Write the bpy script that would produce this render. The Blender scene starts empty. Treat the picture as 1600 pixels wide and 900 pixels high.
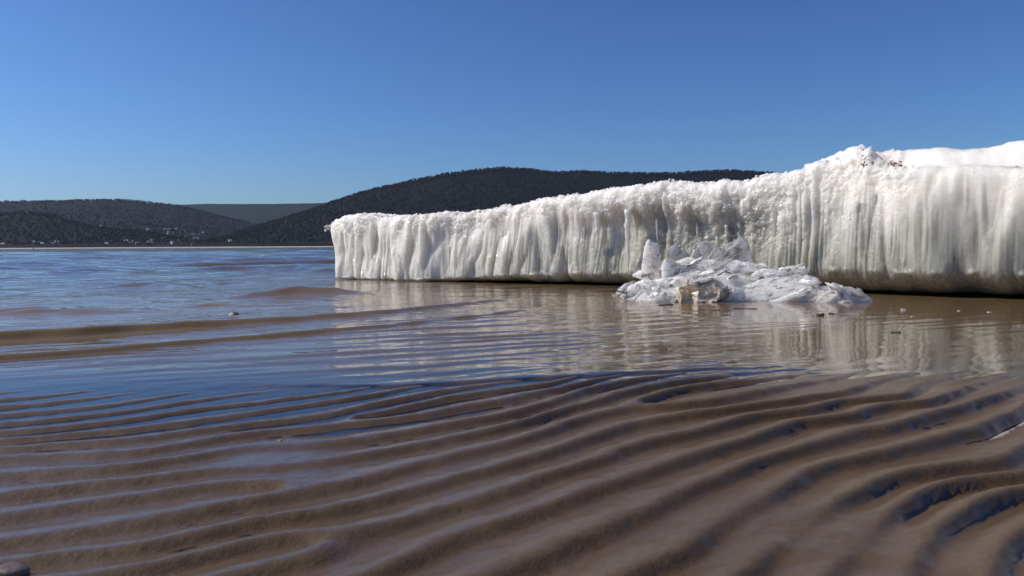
import bpy, bmesh, math, random
import numpy as np
from mathutils import Vector, Matrix, Euler

R = math.radians
SC = bpy.context.scene
COL = SC.collection
rng = np.random.default_rng(7)
random.seed(7)

# ------------------------------------------------------------------ camera
CAM_H = 0.25
FPX = 1200.0                       # focal length in pixels of the 1600 px wide photograph
PITCH = math.atan(66.0 / FPX)
ROLL = 0.0058
cam_d = bpy.data.cameras.new('camera')
cam_d.sensor_width = 36.0
cam_d.lens = 36.0 * FPX / 1600.0
cam_d.clip_start = 0.02
cam_d.clip_end = 30000
cam_d.dof.use_dof = True
cam_d.dof.focus_distance = 4.6
cam_d.dof.aperture_fstop = 18.0
cam = bpy.data.objects.new('camera', cam_d)
COL.objects.link(cam)
CM = Matrix.Translation((0, 0, CAM_H)) @ Matrix.Rotation(math.pi / 2 - PITCH, 4, 'X') @ Matrix.Rotation(-ROLL, 4, 'Z')
cam.matrix_world = CM
SC.camera = cam
_M3 = np.array(CM.to_3x3())

# ------------------------------------------------------------------ sky, sun, exposure
SUN_EL, SUN_AZ = R(41), R(-83)     # azimuth from +Y (view direction), positive to the right
world = bpy.data.worlds.new('World')
SC.world = world
world.use_nodes = True
wn = world.node_tree.nodes
wl = world.node_tree.links
bg = wn['Background']
sky = wn.new('ShaderNodeTexSky')
sky.sky_type = 'NISHITA'
sky.sun_disc = False
sky.sun_elevation = SUN_EL
sky.sun_rotation = SUN_AZ
sky.altitude = 1500
sky.air_density = 1.2
sky.dust_density = 2.5
sky.ozone_density = 10.0
gam = wn.new('ShaderNodeGamma')                # the deep, contrasty blue of a clear spring sky
gam.inputs[1].default_value = 1.3
wl.new(sky.outputs[0], gam.inputs[0])
wl.new(gam.outputs[0], bg.inputs[0])
bg.inputs[1].default_value = 0.062
sun_d = bpy.data.lights.new('sun', 'SUN')
sun_d.energy = 4.6
sun_d.angle = R(0.53)
sun_d.color = (1.0, 0.92, 0.81)
sun = bpy.data.objects.new('sun', sun_d)
COL.objects.link(sun)
sdir = Vector((math.sin(SUN_AZ) * math.cos(SUN_EL), math.cos(SUN_AZ) * math.cos(SUN_EL), math.sin(SUN_EL)))
sun.rotation_euler = sdir.to_track_quat('Z', 'Y').to_euler()
sun.location = (-20, 0, 30)
SC.view_settings.view_transform = 'Standard'
SC.view_settings.look = 'None'
SC.view_settings.gamma = 1
SC.view_settings.use_curve_mapping = False
SC.view_settings.exposure = 0.0
SC.render.engine = 'CYCLES'
SC.cycles.use_denoising = True
SC.cycles.max_bounces = 7
SC.cycles.diffuse_bounces = 3
SC.cycles.use_adaptive_sampling = True
SC.cycles.adaptive_threshold = 0.02
SC.cycles.transparent_max_bounces = 16
SC.cycles.transmission_bounces = 5
SC.cycles.volume_bounces = 1
SC.cycles.sample_clamp_indirect = 8
SC.cycles.caustics_reflective = False
SC.cycles.caustics_refractive = False


# ------------------------------------------------------------------ pixel -> place helpers
def ray(px, py):
    px = np.asarray(px, float); py = np.asarray(py, float)
    d = np.stack([(px - 800) / FPX, -(py - 450) / FPX, -np.ones_like(px)], -1)
    return d @ _M3.T

def ground(px, py, z=0.0):
    d = ray(px, py)
    t = (z - CAM_H) / d[..., 2]
    return d[..., 0] * t, d[..., 1] * t

def at(px, py, Y):
    d = ray(px, py)
    t = Y / d[..., 1]
    return np.stack([d[..., 0] * t, d[..., 1] * t, CAM_H + d[..., 2] * t], -1)


# ------------------------------------------------------------------ noise
def _hash(ix, iy, iz, seed):
    h = (ix.astype(np.uint32) * np.uint32(374761393) + iy.astype(np.uint32) * np.uint32(668265263)
         + iz.astype(np.uint32) * np.uint32(2147483647) + np.uint32((seed * 974634777) & 0xffffffff))
    h = (h ^ (h >> np.uint32(13))) * np.uint32(1274126177)
    h = (h ^ (h >> np.uint32(16))) * np.uint32(2246822519)
    return h ^ (h >> np.uint32(15))

_G = np.array([[1,1,0],[-1,1,0],[1,-1,0],[-1,-1,0],[1,0,1],[-1,0,1],[1,0,-1],[-1,0,-1],[0,1,1],[0,-1,1],[0,1,-1],[0,-1,-1]], np.float32)

def perlin(x, y, z=None, seed=0):
    with np.errstate(over='ignore'):
        x = np.asarray(x, np.float32); y = np.asarray(y, np.float32)
        x, y = np.broadcast_arrays(x, y)
        z = np.zeros_like(x) + np.float32(0.37) if z is None else np.broadcast_to(np.asarray(z, np.float32), x.shape)
        x0 = np.floor(x); y0 = np.floor(y); z0 = np.floor(z)
        fx, fy, fz = x - x0, y - y0, z - z0
        ix, iy, iz = x0.astype(np.int64), y0.astype(np.int64), z0.astype(np.int64)
        u = fx * fx * fx * (fx * (fx * 6 - 15) + 10)
        v = fy * fy * fy * (fy * (fy * 6 - 15) + 10)
        w = fz * fz * fz * (fz * (fz * 6 - 15) + 10)
        out = 0
        for a in (0, 1):
            for b in (0, 1):
                for c in (0, 1):
                    g = _G[_hash((ix + a) & 0xffffffff, (iy + b) & 0xffffffff, (iz + c) & 0xffffffff, seed) % 12]
                    dot = g[..., 0] * (fx - a) + g[..., 1] * (fy - b) + g[..., 2] * (fz - c)
                    out = out + dot * (u if a else 1 - u) * (v if b else 1 - v) * (w if c else 1 - w)
    return out

def fbm(x, y, z=None, seed=0, octv=4, gain=0.5):
    o = 0; a = 1.0; f = 1.0
    for i in range(octv):
        o = o + a * perlin(np.asarray(x) * f, np.asarray(y) * f, None if z is None else np.asarray(z) * f, seed + i * 17)
        a *= gain; f *= 2.03
    return o

def sstep(a, b, x):
    t = np.clip((np.asarray(x, float) - a) / (b - a), 0, 1)
    return t * t * (3 - 2 * t)


# ------------------------------------------------------------------ object helpers
def tag(o, label=None, cat=None, group=None, kind=None):
    if label: o['label'] = label
    if cat: o['category'] = cat
    if group: o['group'] = group
    if kind: o['kind'] = kind
    return o

def link(name, me, mat=None, parent=None, smooth=True):
    o = bpy.data.objects.new(name, me)
    COL.objects.link(o)
    if mat and not me.materials:
        me.materials.append(mat)
    if smooth:
        me.polygons.foreach_set('use_smooth', np.ones(len(me.polygons), bool))
    if parent:
        o.parent = parent
    return o

def raw_mesh(name, V, F):
    """V (n,3) array, F (m,k) int array of equal-sided faces"""
    V = np.asarray(V, np.float32); F = np.asarray(F, np.int32)
    me = bpy.data.meshes.new(name)
    me.vertices.add(len(V)); me.vertices.foreach_set('co', V.ravel())
    k = F.shape[1]
    me.loops.add(F.size); me.loops.foreach_set('vertex_index', F.ravel())
    me.polygons.add(len(F))
    me.polygons.foreach_set('loop_start', np.arange(0, F.size, k, dtype=np.int32))
    me.update(calc_edges=True)
    return me

def grid_faces(nr, nc):
    i = np.arange(nr * nc).reshape(nr, nc)
    return np.stack([i[:-1, :-1].ravel(), i[:-1, 1:].ravel(), i[1:, 1:].ravel(), i[1:, :-1].ravel()], 1)

def grid_mesh(name, P, flip=False):
    nr, nc = P.shape[:2]
    F = grid_faces(nr, nc)
    if flip: F = F[:, ::-1]
    return raw_mesh(name, P.reshape(-1, 3), F)

def attr(me, name, vals):
    a = me.attributes.new(name, 'FLOAT', 'POINT')
    a.data.foreach_set('value', np.asarray(vals, np.float32).ravel())

def empty(name, loc=(0, 0, 0)):
    o = bpy.data.objects.new(name, None)
    o.location = loc
    o.empty_display_size = 0.1
    COL.objects.link(o)
    return o


# ------------------------------------------------------------------ material helpers
class NT:
    def __init__(s, name):
        s.m = bpy.data.materials.new(name)
        s.m.use_nodes = True
        s.t = s.m.node_tree
        s.n = s.t.nodes
        s.out = s.n['Material Output']
        s.p = s.n['Principled BSDF']
    def new(s, typ, **kw):
        n = s.n.new(typ)
        for k, v in kw.items():
            if k in n.inputs.keys() if isinstance(k, str) else False:
                n.inputs[k].default_value = v
            else:
                setattr(n, k, v)
        return n
    def L(s, a, b): s.t.links.new(a, b)
    def coord(s, scale=(1, 1, 1), rot=(0, 0, 0)):
        c = s.n.new('ShaderNodeTexCoord'); m = s.n.new('ShaderNodeMapping')
        m.inputs['Scale'].default_value = scale; m.inputs['Rotation'].default_value = rot
        s.L(c.outputs['Object'], m.inputs['Vector'])
        return m.outputs[0]
    def noise(s, vec, scale, detail=3, rough=0.5, dist=0.0):
        n = s.n.new('ShaderNodeTexNoise')
        n.inputs['Scale'].default_value = scale; n.inputs['Detail'].default_value = detail
        n.inputs['Roughness'].default_value = rough; n.inputs['Distortion'].default_value = dist
        s.L(vec, n.inputs['Vector'])
        return n.outputs['Fac']
    def ramp(s, fac, stops):
        r = s.n.new('ShaderNodeValToRGB')
        e = r.color_ramp.elements
        while len(e) < len(stops): e.new(0.5)
        for i, (p, c) in enumerate(stops):
            e[i].position = p
            e[i].color = (c, c, c, 1) if not hasattr(c, '__len__') else (*c, 1)
        s.L(fac, r.inputs[0])
        return r.outputs[0]
    def math(s, op, a, b=None, clamp=False):
        n = s.n.new('ShaderNodeMath'); n.operation = op; n.use_clamp = clamp
        for i, v in enumerate((a, b)):
            if v is None: continue
            if isinstance(v, (int, float)): n.inputs[i].default_value = v
            else: s.L(v, n.inputs[i])
        return n.outputs[0]
    def mix(s, fac, a, b):
        n = s.n.new('ShaderNodeMix'); n.data_type = 'RGBA'
        for sock, v in ((n.inputs[0], fac), (n.inputs[6], a), (n.inputs[7], b)):
            if isinstance(v, (int, float)): sock.default_value = v
            elif isinstance(v, tuple): sock.default_value = (*v, 1)
            else: s.L(v, sock)
        return n.outputs[2]
    def bump(s, h, dist, strength=1.0, normal=None):
        b = s.n.new('ShaderNodeBump')
        b.inputs['Distance'].default_value = dist; b.inputs['Strength'].default_value = strength
        s.L(h, b.inputs['Height'])
        if normal is not None: s.L(normal, b.inputs['Normal'])
        return b.outputs[0]
    def attr(s, name):
        a = s.n.new('ShaderNodeAttribute'); a.attribute_name = name
        return a.outputs['Fac']
    def set(s, **kw):
        for k, v in kw.items():
            k = k.replace('_', ' ')
            sock = s.p.inputs[k]
            if isinstance(v, (int, float)): sock.default_value = v
            elif isinstance(v, tuple): sock.default_value = v if len(v) == len(sock.default_value) else (*v, 1)
            else: s.L(v, sock)

def flat_mat(name, col, rough=0.7, var=0.25, scale=8.0, bump=0.0, **kw):
    t = NT(name)
    n = t.noise(t.coord(), scale, 4, 0.6)
    lo = tuple(c * (1 - var) for c in col); hi = tuple(min(1, c * (1 + var)) for c in col)
    t.set(Base_Color=t.mix(t.ramp(n, [(0.3, 0.0), (0.7, 1.0)]), lo, hi), Roughness=rough, **kw)
    if bump: t.set(Normal=t.bump(n, bump))
    return t.m


# ================================================================== SAND BED
# traced ripple troughs (photo pixels) -> phase field with dislocations, fitted on the ground
LINES = [
    (0, '', [(100,646),(200,635),(300,617),(400,602)]),
    (1, '', [(0,669),(100,660),(200,647),(300,632),(400,619),(500,607)]),
    (2, '', [(0,684),(100,675),(200,662),(300,647),(400,635),(500,622),(575,610)]),
    (3, '', [(0,696),(200,679),(300,667),(400,652),(500,635),(600,620),(640,610)]),
    (4, '', [(0,711),(200,696),(275,687),(400,669),(525,655),(600,637),(700,615)]),
    (5, 'fix', [(562,655),(600,652),(700,630),(800,613),(875,602)]),
    (5, '1', [(0,726),(200,720),(300,705),(350,695),(400,686),(500,680),(562,671),(650,660),(725,645),(800,632),(865,618)]),
    (6, '1', [(0,756),(200,740),(300,727),(350,718),(400,712),(500,707),(600,692),(700,677),(800,657),(867,638),(925,615),(985,600)]),
    (7, '1', [(0,790),(100,776),(200,767),(300,752),(350,747),(487,738),(600,720),(700,700),(800,676),(900,645),(1000,622),(1085,600)]),
    (8, '1', [(0,826),(100,812),(200,795),(300,778),(350,770)]),
    (9, 'fix', [(1015,632),(1075,615),(1175,601)]),
    (9, '124', [(0,866),(200,837),(300,820),(400,799),(500,783),(587,762),(650,745),(700,735),(800,707),(925,665),(975,652),(1037,645),(1125,639),(1200,621),(1275,605)]),
    (10, '124', [(50,893),(200,874),(300,855),(400,832),(500,820),(600,801),(650,787),(725,760),(800,742),(875,718),(925,700),(1000,676),(1100,655),(1200,642),(1320,625),(1360,612)]),
    (11, '12', [(270,898),(400,865),(475,850)]),
    (12, '1234', [(500,892),(550,872),(600,842),(650,830),(700,817),(800,787),(875,757),(950,732),(1000,711),(1100,685),(1200,660),(1275,652),(1320,637),(1420,630)]),
    (13, '1234', [(650,895),(700,872),(750,860),(800,838),(900,800),(1000,760),(1075,735),(1200,693),(1275,670),(1350,660),(1400,642)]),
    (14, '1234', [(875,895),(950,857),(1025,812),(1100,780),(1200,733),(1350,692),(1405,682),(1500,652),(1525,640)]),
    (15, '1234', [(1100,880),(1200,808),(1250,772),(1312,742),(1375,728),(1450,707),(1545,682),(1600,656)]),
    (16, 'fix', [(1325,805),(1425,760),(1550,742),(1600,735)]),
    (17, 'fix', [(1450,792),(1525,770),(1587,762)]),
    (18, 'fix', [(1475,855),(1600,787)]),
]
DISL = {'1': (555, 658, +1), '2': (445, 768, -1), '3': (492, 862, -1), '4': (1010, 640, +1)}
DX = {k: (*[float(q) for q in ground(a, b)], s) for k, (a, b, s) in DISL.items()}

def vortex(X, Y):
    o = 0
    for (x, y, s) in DX.values():
        o = o + s * np.arctan2(X - x, Y - y) / (2 * np.pi)
    return o

_pts, _val = [], []
for n, cuts, pl in LINES:
    pl = np.array(pl, float)
    px = np.concatenate([np.linspace(pl[i, 0], pl[i + 1, 0], 3)[:-1] for i in range(len(pl) - 1)] + [pl[-1:, 0]])
    py = np.interp(px, pl[:, 0], pl[:, 1])
    gx, gy = ground(px, py)
    for x, y in zip(gx, gy):
        v = n
        if cuts != 'fix':
            for c in cuts:
                if x > DX[c][0]: v += DX[c][2]
        _pts.append((x, y)); _val.append(v)
_pts = np.array(_pts); _val = np.array(_val) - vortex(_pts[:, 0], _pts[:, 1])
def _tps(d2): return 0.5 * d2 * np.log(d2 + 1e-12)
_n = len(_pts)
_K = _tps(((_pts[:, None] - _pts[None]) ** 2).sum(-1)) + np.eye(_n) * 2e-3
_A = np.zeros((_n + 3, _n + 3)); _A[:_n, :_n] = _K
_A[:_n, _n] = 1; _A[:_n, _n + 1:] = _pts; _A[_n:, :_n] = _A[:_n, _n:].T
_sol = np.linalg.solve(_A, np.concatenate([_val, np.zeros(3)]))

def phase(X, Y):
    sh = X.shape
    Q = np.stack([X.ravel(), Y.ravel()], 1)
    o = np.empty(len(Q))
    for i in range(0, len(Q), 40000):
        q = Q[i:i + 40000]
        d2 = ((q[:, None, 0] - _pts[None, :, 0]) ** 2 + (q[:, None, 1] - _pts[None, :, 1]) ** 2)
        o[i:i + 40000] = _tps(d2) @ _sol[:_n] + _sol[_n] + q @ _sol[_n + 1:]
    return o.reshape(sh) + vortex(X, Y)

def blob(X, Y, px, py, rx, ry):
    x, y = ground(px, py)
    return np.exp(-((X - x) / rx) ** 2 - ((Y - y) / ry) ** 2)

def sand_mean(X, Y):
    # level of the sand without its ripples (water stands at z = 0)
    m = 0.0043 + 0.0034 * sstep(-0.35, 0.45, X) - 0.0036 * sstep(0.85, 1.30, Y) * (1 - sstep(-0.35, 0.35, X))
    edge = 1.26 + 0.03 * np.clip(X, -1, 1.2)
    d = np.maximum(Y - edge, 0)
    m = m - 0.016 * sstep(0.0, 0.55, d) - 0.022 * np.minimum(d, 3.0) - 0.035 * np.clip(d - 1.5, 0, 30)
    m = m - 0.05 * np.clip(-X - 0.8, 0, 20) * sstep(1.2, 3, Y)
    m = np.maximum(m, -2.2 + 0.1 * perlin(X * 0.1, Y * 0.1))
    m = m + 0.0022 * perlin(X * 3.1, Y * 3.1, seed=3) * (Y < 6)
    return m

def sand_z(X, Y):
    z = sand_mean(X, Y)
    near = (Y < 3.2) & (Y > -2.5) & (np.abs(X) < 3.2)
    x, y = X[near], Y[near]
    ph = phase(x, y)
    ph = ph + 0.09 * perlin(x * 9, y * 9, seed=5) + 0.035 * perlin(x * 31, y * 31, seed=6)
    t = ph - np.floor(ph)
    # gentle rise on the far side, rounded top, steep fall towards the camera
    ck = 0.72 + 0.05 * sstep(-0.15, 0.35, x)
    w = np.where(t < ck, t / ck * 0.5, 0.5 + (t - ck) / (1 - ck) * 0.5)
    prof = 0.5 - 0.5 * np.cos(2 * np.pi * w)
    prof = prof ** 0.85
    amp = 0.0072 + 0.0054 * sstep(-0.15, 0.35, x)
    amp = amp * (1 + 0.30 * perlin(x * 5, y * 5, seed=9))
    amp = amp * (1 - 0.80 * blob(x, y, 425, 722, 0.07, 0.07))
    amp = amp * (1 - 0.92 * blob(x, y, 1300, 850, 0.085, 0.085))
    amp = amp * (1 - 0.55 * sstep(1.12, 1.32, y) * sstep(0.25, 0.55, x))
    amp = amp * (1 - 0.55 * sstep(1.35, 1.9, y))
    fade = (1 - sstep(2.6, 3.1, y)) * (1 - sstep(2.4, 3.1, np.abs(x))) * sstep(-2.4, -1.5, y)
    zz = (prof - 0.55) * amp * fade
    flat_ = blob(x, y, 1300, 850, 0.12, 0.10)
    zz = zz + 0.0016 * flat_ * fbm(x * 22, y * 22, seed=15, octv=4)
    zz = zz + (0.0008 * perlin(x * 42, y * 42, seed=12) + 0.0007 * perlin(x * 95, y * 95, seed=13)) * fade
    z[near] = z[near] + zz
    return z

def grow(a, step, ratio, end):
    o = [a]
    while o[-1] < end:
        o.append(o[-1] + step); step *= ratio
    o[-1] = end
    return np.array(o[1:])

def sand_material():
    t = NT('wet_sand')
    c = t.coord()
    big = t.noise(c, 5, 4, 0.55)
    fine = t.noise(c, 900, 2, 0.6)
    mid = t.noise(c, 120, 3, 0.6)
    col = t.mix(t.ramp(big, [(0.3, 0.0), (0.7, 1.0)]), (0.092, 0.056, 0.027), (0.116, 0.073, 0.037))
    col = t.mix(t.ramp(mid, [(0.35, 0.35), (0.6, 0.0)]), col, (0.070, 0.042, 0.023))
    col = t.mix(t.ramp(fine, [(0.62, 0.0), (0.72, 0.4)]), col, (0.19, 0.14, 0.10))
    col = t.mix(t.ramp(fine, [(0.28, 0.5), (0.36, 0.0)]), col, (0.035, 0.023, 0.017))
    h = t.math('ADD', t.math('MULTIPLY', fine, 0.6), t.math('MULTIPLY', mid, 1.2))
    nb = t.bump(h, 0.0011, 1.0)
    sx = t.n.new('ShaderNodeSeparateXYZ'); t.L(t.coord(), sx.inputs[0])
    wet = t.n.new('ShaderNodeMapRange'); wet.inputs['From Min'].default_value = 0.0085; wet.inputs['From Max'].default_value = 0.0145
    wet.inputs['To Min'].default_value = 1.0; wet.inputs['To Max'].default_value = 0.0
    t.L(t.math('ADD', sx.outputs[2], t.math('MULTIPLY', t.math('SUBTRACT', mid, 0.5), 0.003)), wet.inputs['Value'])
    col = t.mix(wet.outputs[0], t.mix(0.30, col, (0.21, 0.17, 0.125)), col)
    t.set(Base_Color=col, Roughness=0.6, Specular_IOR_Level=0.12, Normal=nb, Coat_IOR=1.36)
    film = t.attr('film')                       # the left part still carries a film of water, the right has drained
    t.set(Coat_Weight=t.math('ADD', t.math('MULTIPLY', t.math('MULTIPLY', wet.outputs[0], film), 0.85), 0.12), Coat_Roughness=t.math('SUBTRACT', 0.26, t.math('MULTIPLY', film, 0.16)))
    t.set(Coat_Normal=t.bump(t.math('ADD', mid, t.math('MULTIPLY', fine, 0.5)), 0.0006, 0.5))
    return t.m

gx = np.arange(-1.15, 1.35, 0.006)
xr = grow(1.35, 0.008, 1.065, 3200); xl = -grow(1.15, 0.008, 1.065, 3200)
GX = np.concatenate([xl[::-1], gx, xr])
GY = np.concatenate([np.linspace(-30, -2.5, 10), np.arange(-2.4, 0.35, 0.06), np.arange(0.38, 1.75, 0.005), grow(1.75, 0.006, 1.035, 1600)])
YY, XX = np.meshgrid(GY, GX, indexing='ij')
ZZ = sand_z(XX, YY)
me = grid_mesh('sand_bed', np.stack([XX, YY, ZZ], -1))
attr(me, 'film', 1 - 0.5 * sstep(-0.40, 0.40, XX) * (1 - sstep(1.35, 1.6, YY)))
sand = tag(link('sand_bed', me, sand_material()), 'rippled wet brown sand bed in the foreground', kind='structure')

# ================================================================== WATER
def curve_wave(X, Y, pts, wf, wb, jag=0.012, seed=0):
    """a small breaking wavelet along a ground polyline; pts = (px, py, height)"""
    p = np.array(pts, float)
    cx, cy = ground(p[:, 0], p[:, 1])
    o = np.argsort(cx); cx, cy, ch = cx[o], cy[o], p[o, 2]
    c = np.interp(X, cx, cy)
    h = np.interp(X, cx, ch, left=ch[0], right=0) * (Y > 0.3)
    sl = np.gradient(cy, cx); sl = np.interp(X, cx, sl)
    s = (Y - c) / np.sqrt(1 + sl * sl) + jag * fbm(X * 5, Y * 1.0, seed=seed, octv=3)
    s = np.clip(s, -5, 5)
    return h * np.where(s < 0, np.exp(-(s / wf) ** 2), np.exp(-np.abs(s / wb) ** 1.3)) * (1 + 0.25 * perlin(X * 7, Y * 2, seed=seed + 3))

WAVES = []
_w = np.random.default_rng(21)
for lam in (0.32, 0.40, 0.47, 0.58, 0.66, 0.80, 0.95, 1.15, 1.4, 1.7, 2.2, 2.9, 3.8, 5.0):
    for _ in range(2):
        th = R(-90 + 22 + _w.normal(0, 20))
        WAVES.append((lam * _w.uniform(0.92, 1.08), math.cos(th), math.sin(th), _w.uniform(0, 6.28)))

def water_z(X, Y):
    z = np.zeros_like(X)
    off = sstep(2.3, 5.5, Y - 0.75 * (X + 1.2))            # how far offshore
    off = off * (1 - 0.85 * sstep(-1.45, -0.6, X) * (Y < 12))
    gain = 0.95 + 0.9 * sstep(4, 12, Y)
    env = 0.75 + 0.7 * perlin(X * 0.35, Y * 0.22, seed=40)
    acc = np.zeros_like(X)
    for lam, kx, ky, ph in WAVES:
        k = 2 * math.pi / lam
        res = np.clip(1.4 - np.abs(Y) / (lam * 26), 0, 1) * np.clip(1.4 - np.abs(X) / (lam * 26), 0, 1)
        warp = 0.6 * perlin(X * 0.6 / lam ** 0.5, Y * 0.4 / lam ** 0.5, seed=int(lam * 100))
        q = np.sin(k * (kx * X + ky * Y) + ph + warp * 2.0)
        acc += res * 0.0042 * lam ** 0.75 * (np.exp(0.8 * q) - 1.17)
    z += acc * off * gain * env
    # the two brown wavelets running up on the sand, and the thin bore in front
    m1 = (Y > 0.5) & (Y < 20) & (np.abs(X) < 14)
    x, y = X[m1], Y[m1]
    zz = curve_wave(x, y, [(-500,556,.028),(0,533,.027),(150,523,.025),(300,512,.020),(450,502,.017),(600,490,.014),(765,472,.011),(830,466,0)], 0.030, 0.20, seed=50)
    zz += curve_wave(x, y, [(-500,598,.020),(0,562,.011),(180,549,.011),(360,532,.010),(540,517,.009),(700,500,.007),(815,486,.005),(870,480,0)], 0.014, 0.10, seed=60)
    zz += curve_wave(x, y, [(-300,640,0),(0,622,.0),(300,608,.0),(420,602,.001),(620,603,.0026),(800,594,.0032),(1000,583,.0040),(1180,571,.0025),(1260,566,0)], 0.012, 0.08, jag=0.006, seed=70)
    # low swells offshore seen as brown bumps
    zz += curve_wave(x, y, [(330,468,0),(400,464,.030),(470,460,.045),(530,459,.030),(600,459,0)], 0.10, 0.20, seed=80)
    zz += curve_wave(x, y, [(-200,492,.02),(60,490,.025),(150,489,.018),(260,488,0)], 0.08, 0.2, seed=81)
    for k, (pts, wf, wb) in enumerate([
        ([(240,427,0),(300,424,.045),(380,423,.055),(470,424,.045),(540,427,0)], .14, .35),
        ([(30,419,0),(90,416,.055),(130,417,.04),(175,419,0)], .16, .40),
        ([(70,431,0),(130,428,.032),(215,431,0)], .12, .30),
        ([(140,449,0),(230,445,.030),(310,449,0)], .10, .26),
        ([(300,445,0),(370,441,.022),(430,445,0)], .10, .26),
        ([(-200,460,.02),(30,457,.024),(120,459,0)], .09, .24),
        ([(270,411,0),(340,408.5,.06),(410,411,0)], .20, .45),
        ([(420,407,0),(470,405.5,.05),(530,407,0)], .2, .45),
        ([(250,482,0),(330,478,.010),(420,480,0)], .05, .14)]):
        zz += curve_wave(x, y, pts, wf, wb, jag=0.05, seed=300 + 7 * k)
    # small capillary trains behind the wavelets
    cap = np.zeros_like(x)
    for (lam, a, s) in ((0.085, 0.0010, 5), (0.055, 0.0006, 6), (0.13, 0.0013, 7)):
        u = -0.42 * x + 0.907 * y + 0.05 * fbm(x * 1.8, y * 1.8, seed=90 + s)
        cap += a * np.sin(2 * np.pi * u / lam) * np.clip(0.5 + 1.5 * perlin(x * 2.2, y * 2.2, seed=95 + s), 0, 1.6)
    zz += cap * sstep(1.25, 1.6, y + 0.10 * x) * (1 - sstep(3.2, 4.6, y)) * (1 - 0.75 * sstep(0.35, 0.9, x))
    z[m1] += zz
    return z

def water_material():
    t = NT('river_water')
    t.n.remove(t.p)
    dep = t.attr('depth'); chop = t.attr('chop')
    c1 = t.coord(scale=(0.40, 1.0, 1.0), rot=(0, 0, R(-22)))
    c2 = t.coord(scale=(0.55, 1.0, 1.0), rot=(0, 0, R(-10)))
    b1 = t.noise(c1, 28, 3, 0.5, 0.3)
    b2 = t.noise(c2, 6, 4, 0.55, 0.4)
    b3 = t.noise(c2, 1.4, 5, 0.6, 0.3)
    h = t.math('ADD', t.math('MULTIPLY', b1, 0.0034), t.math('MULTIPLY', b2, 0.026))
    h = t.math('ADD', h, t.math('MULTIPLY', b3, 0.035))
    h = t.math('MULTIPLY', h, chop)
    nb = t.bump(h, 1.0, 1.0)
    fr = t.n.new('ShaderNodeFresnel'); fr.inputs['IOR'].default_value = 1.333
    t.L(nb, fr.inputs['Normal'])
    gl = t.n.new('ShaderNodeBsdfGlossy'); gl.inputs['Roughness'].default_value = 0.03
    gl.inputs['Color'].default_value = (1, 1, 1, 1)
    t.L(nb, gl.inputs['Normal'])
    tr = t.n.new('ShaderNodeBsdfTransparent'); tr.inputs['Color'].default_value = (0.97, 0.94, 0.89, 1)
    df = t.n.new('ShaderNodeBsdfDiffuse')
    turb = t.mix(t.ramp(b3, [(0.3, 0.0), (0.7, 1.0)]), (0.31, 0.205, 0.098), (0.36, 0.245, 0.122))
    turb = t.mix(t.math('MULTIPLY', dep, 3.0, clamp=True), turb, (0.13, 0.092, 0.050))       # deeper water gives back less light from its bed
    t.L(turb, df.inputs['Color'])
    tl = t.n.new('ShaderNodeBsdfTranslucent'); tl.inputs['Color'].default_value = (0.50, 0.315, 0.13, 1)
    m0 = t.n.new('ShaderNodeMixShader'); m0.inputs[0].default_value = 0.25
    t.L(df.outputs[0], m0.inputs[1]); t.L(tl.outputs[0], m0.inputs[2])
    op = t.math('SUBTRACT', 1.0, t.math('POWER', 2.718, t.math('MULTIPLY', dep, -24.0)), clamp=True)
    m1 = t.n.new('ShaderNodeMixShader'); m2 = t.n.new('ShaderNodeMixShader')
    t.L(op, m1.inputs[0]); t.L(tr.outputs[0], m1.inputs[1]); t.L(m0.outputs[0], m1.inputs[2])
    t.L(fr.outputs[0], m2.inputs[0]); t.L(m1.outputs[0], m2.inputs[1]); t.L(gl.outputs[0], m2.inputs[2])
    t.L(m2.outputs[0], t.out.inputs['Surface'])
    return t.m

wx = np.arange(-1.7, 1.5, 0.010)
WX = np.concatenate([-grow(1.7, 0.012, 1.055, 3000)[::-1], wx, grow(1.5, 0.014, 1.07, 3000)])
WY = np.concatenate([np.arange(-6, 0.40, 0.08), np.arange(0.42, 1.35, 0.008), np.arange(1.35, 2.8, 0.009), grow(2.8, 0.010, 1.0105, 12), grow(12, 0.10, 1.035, 1560)])
YY, XX = np.meshgrid(WY, WX, indexing='ij')
ZW = water_z(XX, YY)
SZ = sand_z(XX, YY)
dep = np.clip(ZW - SZ, 0, 5)
chop = 0.02 + 0.10 * sstep(1.2, 1.6, YY) + 0.25 * sstep(1.6, 3.2, YY - 0.6 * (XX + 0.6)) + 0.65 * sstep(3.0, 9, YY - 0.5 * (XX + 1.2))
chop = chop * (1 - 0.6 * sstep(0.3, 1.0, XX) * (YY < 9))
me = grid_mesh('river_water', np.stack([XX, YY, ZW], -1))
attr(me, 'depth', dep); attr(me, 'chop', chop)
water = tag(link('river_water', me, water_material()), 'blue and brown shallow river water with small wavelets', kind='structure')

# ================================================================== FAR SHORE
def hill_material(name, a, b, sc):
    t = NT(name)
    n = t.noise(t.coord(scale=(1, 1, 1.6)), sc, 6, 0.65)
    t.set(Base_Color=t.mix(t.ramp(n, [(0.35, 0.0), (0.65, 1.0)]), a, b), Roughness=0.95, Specular_IOR_Level=0.1)
    return t.m

M_HILL = hill_material('bare_woodland_floor', (0.004, 0.0036, 0.0042), (0.007, 0.006, 0.0065), 0.012)
M_FAR = hill_material('far_grass_and_wood', (0.011, 0.012, 0.014), (0.020, 0.021, 0.020), 0.004)
M_WOOD = hill_material('bare_wood', (0.007, 0.006, 0.007), (0.013, 0.0105, 0.012), 0.03)
HILLS = {}

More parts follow.
